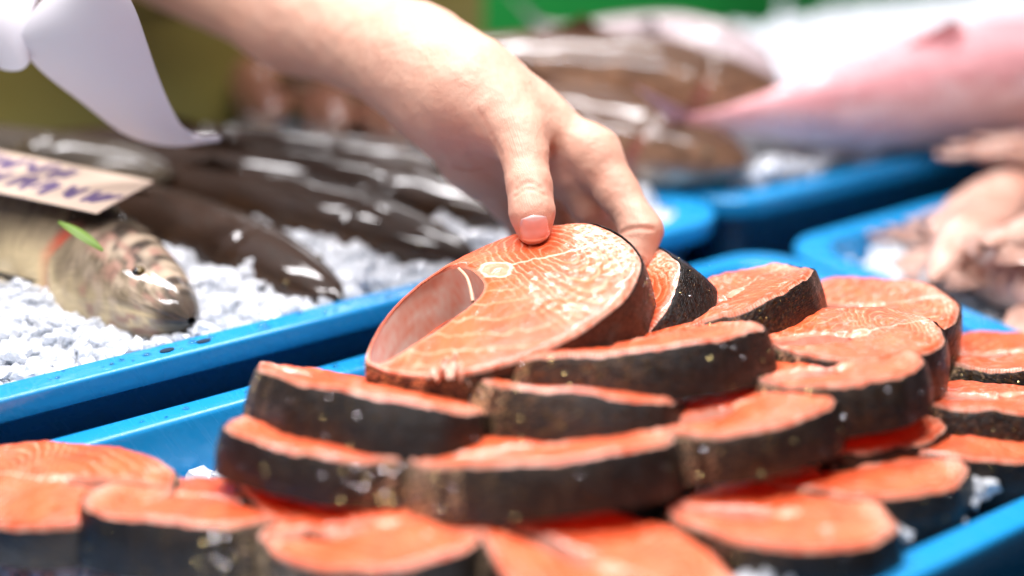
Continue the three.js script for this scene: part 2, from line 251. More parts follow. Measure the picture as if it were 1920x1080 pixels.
function fleshMaps(seed) {
  const base = [240, 104, 56], deep = [226, 76, 36], line = [252, 204, 178], fat = [246, 212, 194], memb = [238, 160, 135];
  const col = new Uint8Array(FW * FH * 4), hgt = new Uint8Array(FW * FH * 4);
  for (let j = 0; j < FH; j++) for (let i = 0; i < FW; i++) {
    const u = (i + 0.5) / FW, v = (j + 0.5) / FH, k = (j * FW + i) * 4; let x = (u - 0.5) * REF_L, z = (v - 0.5) * REF_W; const o = seed * 17.3;
    const wx = x + 0.0016 * fbm(x * 90 + o, z * 90, 3), wz = z + 0.0016 * fbm(x * 90 + 40, z * 90 + o, 3), az = Math.abs(wz), side = z > 0 ? 1 : 0;
    const dO = dOuter(u, v), dI = dInner(u, v);
    // upper muscle: nested bows on each side of the middle seam; lower muscle: long oblique flakes
    const rU = Math.hypot((wx - 0.032 - side * 0.004) / 0.80, (az + 0.002) / 1.7), phU = rU / 0.0040 + o;
    const q = az - 0.26 * wx + 6 * wx * wx, phL = q / 0.0062 + o * 0.7 + side * 0.37;
    const b = ss(-0.012, 0.012, wx - 0.25 * az);
    const saw = (p, sharp) => { const f = Math.abs(((p % 1) + 1) % 1 - 0.5) * 2; return Math.max(0, (f - sharp) / (1 - sharp)); };
    const bands = mix(saw(phL, 0.78), saw(phU, 0.58) * ss(0.003, 0.008, rU), b), flake = mix(1 - Math.abs(((phL % 1) + 1) % 1 - 0.5) * 2, 1 - Math.abs(((phU % 1) + 1) % 1 - 0.5) * 2, b);
    const fine = fbm(x * 700 + o, z * 700, 3), mid = fbm(x * 120 + o, z * 120 + 7, 4), big = fbm(x * 35 + 3, z * 35 + o, 3);
    let c = mix3(base, deep, clamp01(0.45 + 0.6 * big + 0.2 * mid));
    c = mix3(c, line, clamp01(bands * (0.9 + 0.9 * mid)) * (seed === 1 ? 0.62 : 0.52));
    c = mix3(c, [246, 142, 96], clamp01(0.16 * fine + 0.05));
    let wet = 0;
    const seam = wx > 0.004 ? ss(0.0011, 0.0003, az) * ss(0.002, 0.006, wx) : 0; c = mix3(c, fat, seam * 0.75);
    const dors = ss(0.040, 0.060, wx + 0.006 * mid + 0.05 * Math.max(0, 0.006 - az)); const fatty = dors * clamp01(0.55 + 1.3 * fbm(x * 260 + o, z * 260, 3)); c = mix3(c, fat, fatty * 0.9);
    const bx = 0.0045, br = Math.hypot(wx - bx, wz); c = mix3(c, [240, 150, 116], ss(0.0078, 0.0066, br)); c = mix3(c, fat, ss(0.0014, 0.0003, Math.abs(br - 0.0066)) * 0.8);
    const tip = ss(-0.028, -0.058, wx); c = mix3(c, fat, tip * clamp01(0.1 + 0.9 * fbm(x * 60 + o, z * 200, 3)));
    c = mix3(c, memb, ss(0.0022, 0.0008, dI + 0.0006 * mid) * 0.8);
    c = mix3(c, [170, 84, 62], ss(0.0050, 0.0020, dO + 0.0012 * mid) * 0.28);
    c = mix3(c, fat, ss(0.0012, 0.0005, dO + 0.0006 * mid) * 0.7);
    col[k] = c[0]; col[k + 1] = Math.max(0, Math.min(255, c[1])); col[k + 2] = Math.max(0, Math.min(255, c[2])); col[k + 3] = 255;
    const h = 90 + 92 * flake * (0.25 + 0.75 * b) + 38 * fine + 10 * mid + 30 * bands * b + 40 * fatty * fine; hgt[k] = hgt[k + 1] = hgt[k + 2] = Math.max(0, Math.min(255, h)); hgt[k + 3] = 255;
  }
  const mk = (d, srgb) => { const t = new THREE.DataTexture(d, FW, FH, THREE.RGBAFormat); t.magFilter = t.minFilter = THREE.LinearFilter; if (srgb) t.colorSpace = THREE.SRGBColorSpace; t.needsUpdate = true; return t; };
  return stdMat({ map: mk(col, true), bumpMap: mk(hgt), bumpScale: 0.0009, roughness: 0.36, clearcoat: 0.5, clearcoatRoughness: 0.12 });
}
const fleshMats = [1, 2, 3].map(fleshMaps);
const boneMat = stdMat({ color: new THREE.Color().setRGB(...lin([232, 150, 120])), roughness: 0.35, clearcoat: 0.5, clearcoatRoughness: 0.2 });
const scaleGeo = new THREE.SphereGeometry(1, 8, 6), scaleMat = stdMat({ color: 0xffffff, metalness: 0.9, roughness: 0.18 });
const membMat = stdMat({ vertexColors: true, roughness: 0.35, clearcoat: 0.5, clearcoatRoughness: 0.2 });
const membMat2 = stdMat({ color: new THREE.Color().setRGB(...lin([226, 176, 146])), roughness: 0.45 });
const fatMat = stdMat({ color: new THREE.Color().setRGB(...lin([232, 205, 185])), roughness: 0.4, clearcoat: 0.4, clearcoatRoughness: 0.2 });
// scaly skin: pigment, black spots, single scales that shine golden
const SKW = 1024, SKH = 512;
const scaleRow = (() => { const r = rng(77), a = []; for (let i = 0; i < 128 * 64; i++) a.push([r(), r(), r(), r()]); return a; })();
const spots = (() => { const r = rng(5), a = []; for (let i = 0; i < 95; i++) a.push([r(), r(), 0.004 + 0.010 * r()]); return a; })();
function scaleAt(u, v) { const gu = u * 128, row = Math.floor(v * 64), off = row & 1 ? 0.5 : 0, cu = Math.floor(gu + off), fu = gu + off - cu - 0.5, fv = v * 64 - row - 0.5; return [scaleRow[(((cu % 128) + 128) % 128) + (row % 64) * 128], fu, fv]; }
const spotAt = (u, v) => { let m = 0; for (const [a, b, r] of spots) { let du = Math.abs(u - a), dv = Math.abs(v - b); du = Math.min(du, 1 - du) * 2; dv = Math.min(dv, 1 - dv); const q = Math.hypot(du, dv); if (q < r * 1.6) m = Math.max(m, ss(r * 1.5, r * 0.7, q)); } return m; };
const skinCol = dataTex(SKW, SKH, (u, v) => { const [q, fu, fv] = scaleAt(u, v), a = tile(u, v, 9, 5, 1), b = tile(u, v, 30, 16, 2), c0 = tile(u, v, 90, 45, 6); let c = mix3([74, 64, 54], [214, 180, 146], clamp01(0.75 * ss(0.05, 0.55, tile(u, v, 62, 31, 14)) + 0.55 * ss(0.1, 0.6, b) + 0.35 * ss(0.0, 0.6, a))); c = mix3(c, [150, 138, 92], clamp01(0.9 * tile(u, v, 20, 10, 11)) * 0.6); c = mix3(c, [24, 20, 18], 0.85 * ss(0.05, 0.4, tile(u, v, 70, 35, 12))); c = mix3(c, [255, 236, 170], q[0] > 0.93 ? 0.7 : 0); const e = Math.hypot(fu, fv); c = mix3(c, [60, 54, 46], 0.35 * ss(0.40, 0.62, e)); c = mix3(c, [26, 22, 20], spotAt(u, v) * 0.9); return c; }, { srgb: true });
const skinBump = dataTex(SKW, SKH, (u, v) => { const [q, fu, fv] = scaleAt(u, v); const gl = q[0] > 0.93 ? 3 : 1, k = 120 + 50 * (1 - Math.hypot(fu, fv) * 1.3) + 90 * gl * (q[1] - 0.5) * fu + 80 * gl * (q[2] - 0.5) * fv + 30 * tile(u, v, 40, 20, 8); return [k, k, k]; });
const skinMR = dataTex(SKW, SKH, (u, v) => { const [q] = scaleAt(u, v); const metal = q[0] > 0.93 ? 210 : q[0] > 0.7 ? 60 : 20; return [0, q[0] > 0.93 ? 70 : 95 + 60 * q[3] + 30 * tile(u, v, 12, 6, 3), metal]; });
const skinMat = stdMat({ map: skinCol, bumpMap: skinBump, bumpScale: 0.0013, roughnessMap: skinMR, metalnessMap: skinMR, roughness: 1, metalness: 1, vertexColors: true, clearcoat: 0.25, clearcoatRoughness: 0.2 });

function steak(spec, k, label, opts = {}) {
  const [id, x, y, z, rx, ry, rz, L, Wd, th] = spec, fineN = opts.fine ? 2 : 1, o = thing('salmon_steak', label, 'salmon steak', 'salmon steaks piled in the tray', new THREE.Vector3(x, y, z));
  o.rotation.set(rx, ry, rz, 'YZX');
  const r = rng(900 + k * 7), wide = opts.wide ?? 0.18 + 0.40 * r(), sd = k * 13.7, amp = opts.amp ?? 1, shift = opts.shift ?? (r() - 0.5) * 0.16, dark = opts.dark ?? 0.15 + 0.5 * r();
  const bendX = (r() - 0.5) * 1.1 * amp, bendZ = (r() - 0.5) * 1.4 * amp, twist = (r() - 0.5) * 1.5 * amp;
  // position of a point of the slab: ph round the cut, v from cavity to skin, hgt 0..1 from base to face
  const at = (ph, v, hgt, lift = 0) => {
    const a = innerAt(ph, wide, shift, opts.fwd ?? 0), b = outerAt(ph); let X = mix(a[0], b[0], v) * L, Z = mix(a[1], b[1], v) * Wd;
    const wob = 1 + amp * (0.045 * n2(Math.cos(ph) * 1.2 + sd, Math.sin(ph) * 1.2) + 0.005 * n2(Math.cos(ph) * 4 + sd, Math.sin(ph) * 4)) * v; X *= wob; Z *= wob;
    let Y = hgt * th + bendX * X * X * 1.5 + bendZ * Z * Z * 1.5 + twist * X * Z + amp * 0.0013 * n2(X * 26 + sd, Z * 26) * hgt + amp * 0.0005 * n2(X * 130 + sd, Z * 130) * hgt + lift;
    const slump = 1 + 0.05 * (1 - hgt) * v; X *= slump; Z *= slump;
    return [X, Y, Z];
  };
  const NU = 110 * fineN, NT = 22 * fineN, ph = (u) => -Math.PI + u * 2 * Math.PI;
  // one skin of flesh: base, cavity wall, face. The face rounds off at both edges.
  const face = (u, w) => { const a = innerAt(ph(u), 1), b = outerAt(ph(u)); return [clamp01(mix(a[0], b[0], w) + 0.5), clamp01(mix(a[1], b[1], w) + 0.5)]; };
  const under = gridGeo(NU, 4, (u, v) => at(ph(u), 1 - v, 0), { closed: true, uv: (u, v) => face(u, 1 - v) });
  const topFace = gridGeo(NU, NT, (u, v) => { const ed = Math.min(v / 0.10, (1 - v) / 0.07); return at(ph(u), v, 1, -0.0022 * (1 - Math.sqrt(Math.max(0, 1 - (1 - Math.min(1, ed)) ** 2)))); }, { closed: true, uv: (u, v) => face(u, v) });
  part('flesh', mergeGeometries([under, topFace]), fleshMats[k % 3], o);
  const wall = gridGeo(NU, 8, (u, v) => { const p = at(ph(u), 0, v, v === 1 ? -0.0021 : 0); return [p[0], p[1], p[2]]; }, { closed: true, uv: (u, v) => [u * 2.4, v * 0.4], color: (u, v) => mix3(lin([246, 176, 150]), lin([250, 222, 206]), clamp01(0.5 + 0.6 * n2(u * 9 + sd, v * 3) + 0.3 * n2(u * 40, v * 5 + sd))) });
  part('cavity_membrane', wall, membMat, o);
  // skin band
  const NS = 10 * fineN, skinRows = []; for (let i = 0; i <= NS; i++) { const h = i / NS, bul = 0.0012 * Math.sin(Math.PI * h); skinRows.push([h, bul]); }
  const back = lin([60, 48, 40]), flank = lin([128, 108, 82]), belly = [1.6, 1.5, 1.42];
  const ring = (() => { let s = 0; const a = [0]; for (let i = 1; i <= NU; i++) { const p = at(ph((i - 1) / NU), 1, 1), q = at(ph(i / NU), 1, 1); s += Math.hypot(p[0] - q[0], p[2] - q[2]); a.push(s); } return a; })();
  const skin = gridGeo(NU, NS, (u, v) => { const [h, bul] = skinRows[Math.round(v * NS)], p = at(ph(u), 1, h, h === 1 ? -0.0017 : 0), d = Math.hypot(p[0], p[2]) || 1; const jag = h === 1 ? 0.0006 * n2(u * 260 + sd, 3) : 0; return [p[0] * (1 + (bul + 0.0007) / d), p[1] + jag, p[2] * (1 + (bul + 0.0007) / d)]; }, { closed: true, flip: true,
    uv: (u, v) => [ring[Math.round(u * NU)] / 0.15 + k * 0.31, v * th / 0.075 + k * 0.17],
    color: (u) => { const a = Math.abs(ph(u)) / Math.PI; const n = 0.10 * n2(u * 24 + sd, 1.5); let c = mix3(back, flank, ss(0.32, 0.66, a + n) * (1 - dark)); c = mix3(c, belly, ss(0.70, 0.90, a + n)); return c; } });
  part('skin', skin, skinMat, o);
  { // scales that stand off the skin and catch the lamps
    const n = 70, im = new THREE.InstancedMesh(scaleGeo, scaleMat, n), m = new THREE.Matrix4(), q = new THREE.Quaternion(), up = new THREE.Vector3(0, 1, 0), inv = o.quaternion.clone().invert(), c1 = r() * 6.28, c2 = r() * 6.28, tint = new THREE.Color();
    for (let i = 0; i < n; i++) {
      const f = (i % 3 === 0 ? r() * 6.28 : i % 3 === 1 ? c1 + 0.25 * (r() + r() - 1) : c2 + 0.35 * (r() + r() - 1)) - Math.PI, h = 0.06 + 0.86 * r(), p = at(f, 1, h), e = at(f + 0.02, 1, h), d = Math.hypot(p[0], p[2]) || 1, k2 = 1 + (0.0012 * Math.sin(Math.PI * h) + 0.0009) / d;
      const nrm = new THREE.Vector3(e[2] - p[2], 0, -(e[0] - p[0])).normalize(); if (nrm.x * p[0] + nrm.z * p[2] < 0) nrm.negate();
      nrm.addScaledVector(up.clone().applyQuaternion(inv), 0.35 + 0.75 * r()).normalize(); q.setFromUnitVectors(up, nrm); const z = 0.00035 + 0.00045 * r();
      m.compose(new THREE.Vector3(p[0] * k2, p[1], p[2] * k2), q, new THREE.Vector3(z, z * 0.25, z)); im.setMatrixAt(i, m); im.setColorAt(i, r() > 0.45 ? tint.setRGB(0.75, 0.62, 0.28) : tint.setRGB(0.75, 0.74, 0.78));
    }
    im.name = 'loose_scales'; im.userData.kind = 'stuff'; o.add(im);
  }
  // backbone disc standing a little proud of the cut
  const bc = at(0, 0.122, 1);
  const disc = gridGeo(24, 5, (u, v) => { const a = u * Math.PI * 2, rr = v * 0.0060 * (1 + 0.08 * Math.sin(3 * a + sd)); return [bc[0] + rr * Math.cos(a), bc[1] + 0.0008 - 0.0022 * v * v, bc[2] + rr * Math.sin(a) * 0.8]; }, { closed: true, flip: true });
  part('backbone', disc, boneMat, o);
  return o;
}
const steakLabels = {
  A: 'large salmon steak lifted at an angle between thumb and fingers', B: 'salmon steak leaning on edge behind the lifted steak, speckled skin outward', C: 'salmon steak tilted with grey speckled skin, beside the leaning steak',
  D: 'salmon steak at the edge of the pile nearest the squid tray', E: 'broad round salmon steak overlapping the one nearest the squid tray', F: 'salmon steak under the tip of the lifted one, pale belly skin at one end',
  G: 'salmon steak leaning on the broad round one, skin dark and thick', H: 'salmon steak showing only dark skin in front of the lifted steak', I: 'salmon steak with silvery skin touching the tip of the lifted steak',
  J: 'salmon steak with one white glint on its dark skin, stacked against the silvery one', K: 'long salmon steak with dark skin wedged between two others in the heap middle', L: 'thick salmon steak with broad orange face resting on the long dark one',
  M: 'salmon steak with pale flap lying on ice beside the tray rim', N: 'flat salmon steak with white seam lying on ice by the tray rim', O: 'pale salmon steak with blue-black skin at the tray corner',
  P: 'orange salmon steak cut deep by its cavity at the heap foot', Q: 'salmon steak with a pale rounded end at the heap foot', R: 'salmon steak with gold flecked skin lying on the blue tray floor', S: 'salmon steak lying against the blue tray wall with its cavity open',
  X: 'salmon steak mostly buried under the one with the white glint', Y: 'salmon steak peeking out red below the thick dark skinned one', Z: 'salmon steak buried under the long dark one in the heap middle',
  T: 'thin salmon steak with white belly strip past the broad round one', U: 'salmon steak with a blood red spot at the end rim of the tray',
};
const steakOf = {};
STEAKS.forEach((s, k) => steakOf[s[0]] = steak(s, k, steakLabels[s[0]], s[0] === 'A' ? { fine: true, amp: 0.35, wide: 1.05, shift: -0.30, fwd: 0.04, dark: 0.6 } : {}));
{ // thin rib left hanging across the cavity of the lifted steak
  const A = steakOf.A, th = STEAKS[0][9], p = new THREE.CatmullRomCurve3([new THREE.Vector3(-0.004, th - 0.001, -0.0385), new THREE.Vector3(-0.004, th - 0.0015, -0.030), new THREE.Vector3(-0.0065, th - 0.003, -0.021), new THREE.Vector3(-0.010, th - 0.003, -0.012)]);
  part('rib', new THREE.TubeGeometry(p, 24, 0.0009, 8), membMat2, A);
  const I = steakOf.I; I.updateMatrixWorld();
  const g = gridGeo(28, 14, (u, v) => { const q = V3(FLAP[0]).lerp(V3(FLAP[1]), u).lerp(V3(FLAP[2]).lerp(V3(FLAP[3]), u), v); q.y += 0.0035 * n2(u * 3.1, v * 2.2 + 4) + 0.0025 * n2(u * 8, v * 6) + 0.004 * Math.sin(Math.PI * u); q.z += 0.003 * n2(u * 5 + 9, v * 4); return I.worldToLocal(q).toArray(); });
  part('belly_membrane', g, fatMat, I).material.side = THREE.DoubleSide;
}

// ---------------------------------------------------------------- the reaching hand
{
  const bones = []; // [ax,ay,az,ra, bx,by,bz,rb]
  for (const [name, pts] of Object.entries(HAND)) if (!name.startsWith('creases')) for (let i = 0; i + 1 < pts.length; i++) bones.push({ a: pts[i], b: pts[i + 1], name });
  const groups = { arm: ['forearm', 'palm_index', 'palm_middle', 'palm_ring', 'palm_little'], };
  const capsule = (p, bn) => { const { a, b } = bn, dx = b[0] - a[0], dy = b[1] - a[1], dz = b[2] - a[2], px = p[0] - a[0], py = p[1] - a[1], pz = p[2] - a[2]; const t = clamp01((px * dx + py * dy + pz * dz) / (dx * dx + dy * dy + dz * dz)); return Math.hypot(px - dx * t, py - dy * t, pz - dz * t) - mix(a[3], b[3], t); };
  const smin = (a, b, k) => { const h = Math.max(k - Math.abs(a - b), 0) / k; return Math.min(a, b) - h * h * k * 0.25; };
  const parts = {}; for (const bn of bones) (parts[bn.name] ??= []).push(bn);
  const chain = (p, n, k = 0.004) => { let d = 1; for (const bn of parts[n]) d = smin(d, capsule(p, bn), k); return d; };
  const sdf = (p) => {
    let d = chain(p, 'forearm', 0.02);
    let h = smin(chain(p, 'palm_index', 0.02), chain(p, 'index', 0.006), 0.012); h = smin(h, chain(p, 'palm_middle', 0.01), 0.012); h = smin(h, chain(p, 'palm_ring', 0.01), 0.012); h = smin(h, chain(p, 'palm_little', 0.01), 0.012);
    d = smin(d, h, 0.022); 
    let th = smin(chain(p, 'thumb_base', 0.012), chain(p, 'thumb', 0.007), 0.012);
    d = smin(d, th, 0.013);
    let f = chain(p, 'middle', 0.005); f = Math.min(f, chain(p, 'ring', 0.005)); f = Math.min(f, chain(p, 'little', 0.005));
    return smin(d, f, 0.007);
  };
  // surface nets on a grid, skipping blocks that lie well away from the skin
  function nets(lo, hi, c) {
    const n = [0, 1, 2].map((i) => Math.ceil((hi[i] - lo[i]) / c)), N = [n[0] + 1, n[1] + 1, n[2] + 1], val = new Float32Array(N[0] * N[1] * N[2]).fill(1), ix = (i, j, k) => (k * N[1] + j) * N[0] + i, B = 8;
    for (let K = 0; K < N[2]; K += B) for (let J = 0; J < N[1]; J += B) for (let I = 0; I < N[0]; I += B) {
      const d = sdf([lo[0] + (I + B / 2) * c, lo[1] + (J + B / 2) * c, lo[2] + (K + B / 2) * c]), far = Math.abs(d) > B * c * 1.1;
      for (let k = K; k < Math.min(K + B, N[2]); k++) for (let j = J; j < Math.min(J + B, N[1]); j++) for (let i = I; i < Math.min(I + B, N[0]); i++) val[ix(i, j, k)] = far ? d : sdf([lo[0] + i * c, lo[1] + j * c, lo[2] + k * c]);
    }
    const vid = new Int32Array(N[0] * N[1] * N[2]).fill(-1), pos = [], idx = [];
    const E = [[0, 1], [2, 3], [4, 5], [6, 7], [0, 2], [1, 3], [4, 6], [5, 7], [0, 4], [1, 5], [2, 6], [3, 7]];
    for (let k = 0; k < n[2]; k++) for (let j = 0; j < n[1]; j++) for (let i = 0; i < n[0]; i++) {
      const v = [], s0 = val[ix(i, j, k)] < 0; let same = true; for (let q = 0; q < 8; q++) { const w = val[ix(i + (q & 1), j + ((q >> 1) & 1), k + (q >> 2))]; v.push(w); if ((w < 0) !== s0) same = false; }
      if (same) continue; let x = 0, y = 0, z = 0, m = 0;
      for (const [a, b] of E) if ((v[a] < 0) !== (v[b] < 0)) { const t = v[a] / (v[a] - v[b]); x += mix(a & 1, b & 1, t); y += mix((a >> 1) & 1, (b >> 1) & 1, t); z += mix(a >> 2, b >> 2, t); m++; }
      vid[ix(i, j, k)] = pos.length / 3; pos.push(lo[0] + (i + x / m) * c, lo[1] + (j + y / m) * c, lo[2] + (k + z / m) * c);
    }
    const quad = (a, b, cc, d, f) => { if (a < 0 || b < 0 || cc < 0 || d < 0) return; if (f) idx.push(a, b, cc, a, cc, d); else idx.push(a, cc, b, a, d, cc); };
    for (let k = 1; k < n[2]; k++) for (let j = 1; j < n[1]; j++) for (let i = 1; i < n[0]; i++) {
      const s = val[ix(i, j, k)] < 0;
      if (s !== val[ix(i + 1, j, k)] < 0) quad(vid[ix(i, j - 1, k - 1)], vid[ix(i, j, k - 1)], vid[ix(i, j, k)], vid[ix(i, j - 1, k)], s);
      if (s !== val[ix(i, j + 1, k)] < 0) quad(vid[ix(i - 1, j, k - 1)], vid[ix(i - 1, j, k)], vid[ix(i, j, k)], vid[ix(i, j, k - 1)], s);
      if (s !== val[ix(i, j, k + 1)] < 0) quad(vid[ix(i - 1, j - 1, k)], vid[ix(i, j - 1, k)], vid[ix(i, j, k)], vid[ix(i - 1, j, k)], s);
    }
    return { pos, idx };
  }
  const grad = (p, e = 0.0008) => { const d = sdf(p); const g = [sdf([p[0] + e, p[1], p[2]]) - d, sdf([p[0], p[1] + e, p[2]]) - d, sdf([p[0], p[1], p[2] + e]) - d], l = Math.hypot(...g) || 1; return g.map((q) => q / l); };
  const lo = [1, 1, 1], hi = [-1, -1, -1]; for (const b of bones) for (const e of [b.a, b.b]) for (let q = 0; q < 3; q++) { lo[q] = Math.min(lo[q], e[q] - e[3] - 0.006); hi[q] = Math.max(hi[q], e[q] + e[3] + 0.006); }
  const seg = (p, a, b) => { const d = [0, 1, 2].map((k) => b[k] - a[k]), q = [0, 1, 2].map((k) => p[k] - a[k]), t = clamp01((q[0] * d[0] + q[1] * d[1] + q[2] * d[2]) / (d[0] ** 2 + d[1] ** 2 + d[2] ** 2)); return Math.hypot(q[0] - d[0] * t, q[1] - d[1] * t, q[2] - d[2] * t); };
  const creases = Object.entries(HAND).filter(([n]) => n.startsWith('creases')).map(([, pts]) => { // draw each crease onto the skin it lies on
    const c = new THREE.CatmullRomCurve3(pts.map((q) => new THREE.Vector3(q[0], q[1], q[2]))).getPoints(14).map((q) => { let p = q.toArray(); for (let n = 0; n < 8; n++) { const d = sdf(p), g = grad(p); p = p.map((x, k) => x - g[k] * d); } return p; }); return { c, depth: pts[0][3] }; });
  const cell = 0.0012, { pos, idx } = nets(lo, hi, cell);
  const col = [], uv = [], skinBase = lin([218, 172, 148]), pink = lin([208, 138, 114]);
  const warm = []; for (const n of ['thumb', 'index', 'middle', 'ring', 'little']) HAND[n].forEach((q, i) => { if (i > 0) warm.push([q, 0.011]); });
  for (let i = 0; i < pos.length; i += 3) {
    let p = [pos[i], pos[i + 1], pos[i + 2]]; const d = sdf(p), g = grad(p); p = p.map((q, k) => q - g[k] * d);
    const rough = 0.00012 * n3(p[0] * 220, p[1] * 220, p[2] * 220) + 0.0003 * n3(p[0] * 70, p[1] * 70, p[2] * 70); p = p.map((q, k) => q + g[k] * rough);
    let red = 0; for (const { c, depth } of creases) { const a = c[7]; if (Math.abs(a[0] - p[0]) > 0.02 || Math.abs(a[1] - p[1]) > 0.02) continue; let m = 1; for (let n = 0; n + 1 < c.length; n++) m = Math.min(m, seg(p, c[n], c[n + 1])); const e = Math.exp(-((m / 0.0011) ** 2)); red = Math.max(red, e); p = p.map((q, k) => q - g[k] * depth * (e - 0.35 * Math.exp(-(((m - 0.0025) / 0.0014) ** 2)))); }
    pos[i] = p[0]; pos[i + 1] = p[1]; pos[i + 2] = p[2];
    let w = 0; for (const [q, rr] of warm) w = Math.max(w, ss(rr * 1.7, rr * 0.6, Math.hypot(p[0] - q[0], p[1] - q[1], p[2] - q[2])));
    const blot = 0.22 + 0.25 * n3(p[0] * 60, p[1] * 60, p[2] * 60) + 0.12 * n3(p[0] * 200, p[1] * 200, p[2] * 200);
    col.push(...mix3(skinBase, pink, clamp01(blot * 0.6 + 0.45 * w + 0.35 * red))); uv.push((p[0] + p[1] * 0.4) * 30, (p[2] + p[1]) * 30);
  }
  const g = new THREE.BufferGeometry(); g.setAttribute('position', new THREE.Float32BufferAttribute(pos, 3)); g.setAttribute('color', new THREE.Float32BufferAttribute(col, 3)); g.setAttribute('uv', new THREE.Float32BufferAttribute(uv, 2)); g.setIndex(idx); g.computeVertexNormals();
  const pore = dataTex(512, 512, (u, v) => { const k = 128 + 60 * tile(u, v, 90, 90, 3) + 50 * tile(u, v, 45, 45, 6); return [k, k, k]; });
  const skinMatH = stdMat({ vertexColors: true, roughness: 0.5, bumpMap: pore, bumpScale: 0.00025, sheen: 0.25, sheenColor: new THREE.Color(1, 0.75, 0.65), sheenRoughness: 0.5 });
  const o = thing('person', 'bare forearm and hand reaching down, gripping the lifted salmon steak', 'person', null);
  const skin = part('arm_and_hand', g, skinMatH, o);
  // thumb nail laid on the surface of the thumb tip
  const tb = HAND.thumb, tipv = new THREE.Vector3(...tb[4].slice(0, 3)), prev = new THREE.Vector3(...tb[3].slice(0, 3)), ax = tipv.clone().sub(prev).normalize(), out = new THREE.Vector3(0.05, 0.42, 0.9); out.addScaledVector(ax, -out.dot(ax)).normalize(); const side = ax.clone().cross(out).normalize();
  const c0 = tipv.clone().addScaledVector(ax, -0.0012);
  const nail = gridGeo(24, 24, (u, v) => {
    const a = u * 2 - 1, b = v * 2 - 1, sq = 1 - 0.10 * Math.max(0, -b) ** 3, X = a * 0.0076 * sq, Y = b * 0.0070 + (b > 0.5 ? -0.0012 * a * a * (b - 0.5) * 2 : 0) + (b < -0.5 ? 0.0016 * a * a * (-b - 0.5) * 2 : 0);
    const q = c0.clone().addScaledVector(ax, Y).addScaledVector(side, X).addScaledVector(out, 0.02); let t = 0; for (let n = 0; n < 40; n++) { const d = sdf([q.x, q.y, q.z]); if (d < 1e-5) break; q.addScaledVector(out, -d * 0.8); t += d; if (t > 0.03) break; }
    const edge = Math.max(Math.abs(a), Math.abs(b)); q.addScaledVector(out, 0.0005 - 0.0007 * ss(0.85, 1, edge)); return [q.x, q.y, q.z];
  }, { color: (u, v) => { const tipw = ss(0.86, 0.92, v), lun = ss(0.28, 0.18, Math.hypot((u - 0.5) * 0.6, v)); return mix3(mix3(lin([224, 172, 164]), lin([240, 224, 214]), tipw), lin([236, 206, 200]), lun); } });
  const nl = part('thumb_nail', nail, stdMat({ vertexColors: true, roughness: 0.25, clearcoat: 1, clearcoatRoughness: 0.08, side: THREE.DoubleSide }), skin); nl.userData.label = 'short pink thumb nail with pale edge';
}

// ---------------------------------------------------------------- whole fish
const fishBump = dataTex(512, 256, (u, v) => { const a = u * 160, row = Math.floor(v * 80), fu = a + (row & 1) * 0.5 - Math.floor(a + (row & 1) * 0.5) - 0.5, fv = v * 80 - row - 0.5, k = 130 + 50 * (1 - Math.hypot(fu, fv) * 1.4) + 55 * tile(u, v, 22, 12, 4) + 40 * tile(u, v, 60, 30, 6); return [k, k, k]; });
const wetFish = stdMat({ vertexColors: true, roughness: 0.55, specularIntensity: 0.5, bumpMap: fishBump, bumpScale: 0.0006, clearcoat: 0.85, clearcoatRoughness: 0.05 });
const eyeMat = stdMat({ color: 0x0a0a0c, roughness: 0.08, clearcoat: 1 }), irisMat = stdMat({ color: 0x5a4a28, roughness: 0.2, metalness: 0.3 });
const finMat = stdMat({ vertexColors: true, roughness: 0.4, clearcoat: 0.4, transmission: 0.15, thickness: 0, side: THREE.DoubleSide });
const HH = [[0, 0.05], [0.02, 0.24], [0.06, 0.46], [0.12, 0.68], [0.2, 0.86], [0.33, 1], [0.5, 0.95], [0.7, 0.66], [0.85, 0.36], [0.93, 0.26], [1, 0.24]];
const HW = [[0, 0.08], [0.02, 0.34], [0.06, 0.58], [0.12, 0.80], [0.2, 0.97], [0.33, 1], [0.5, 0.90], [0.7, 0.58], [0.85, 0.26], [0.93, 0.13], [1, 0.08]];
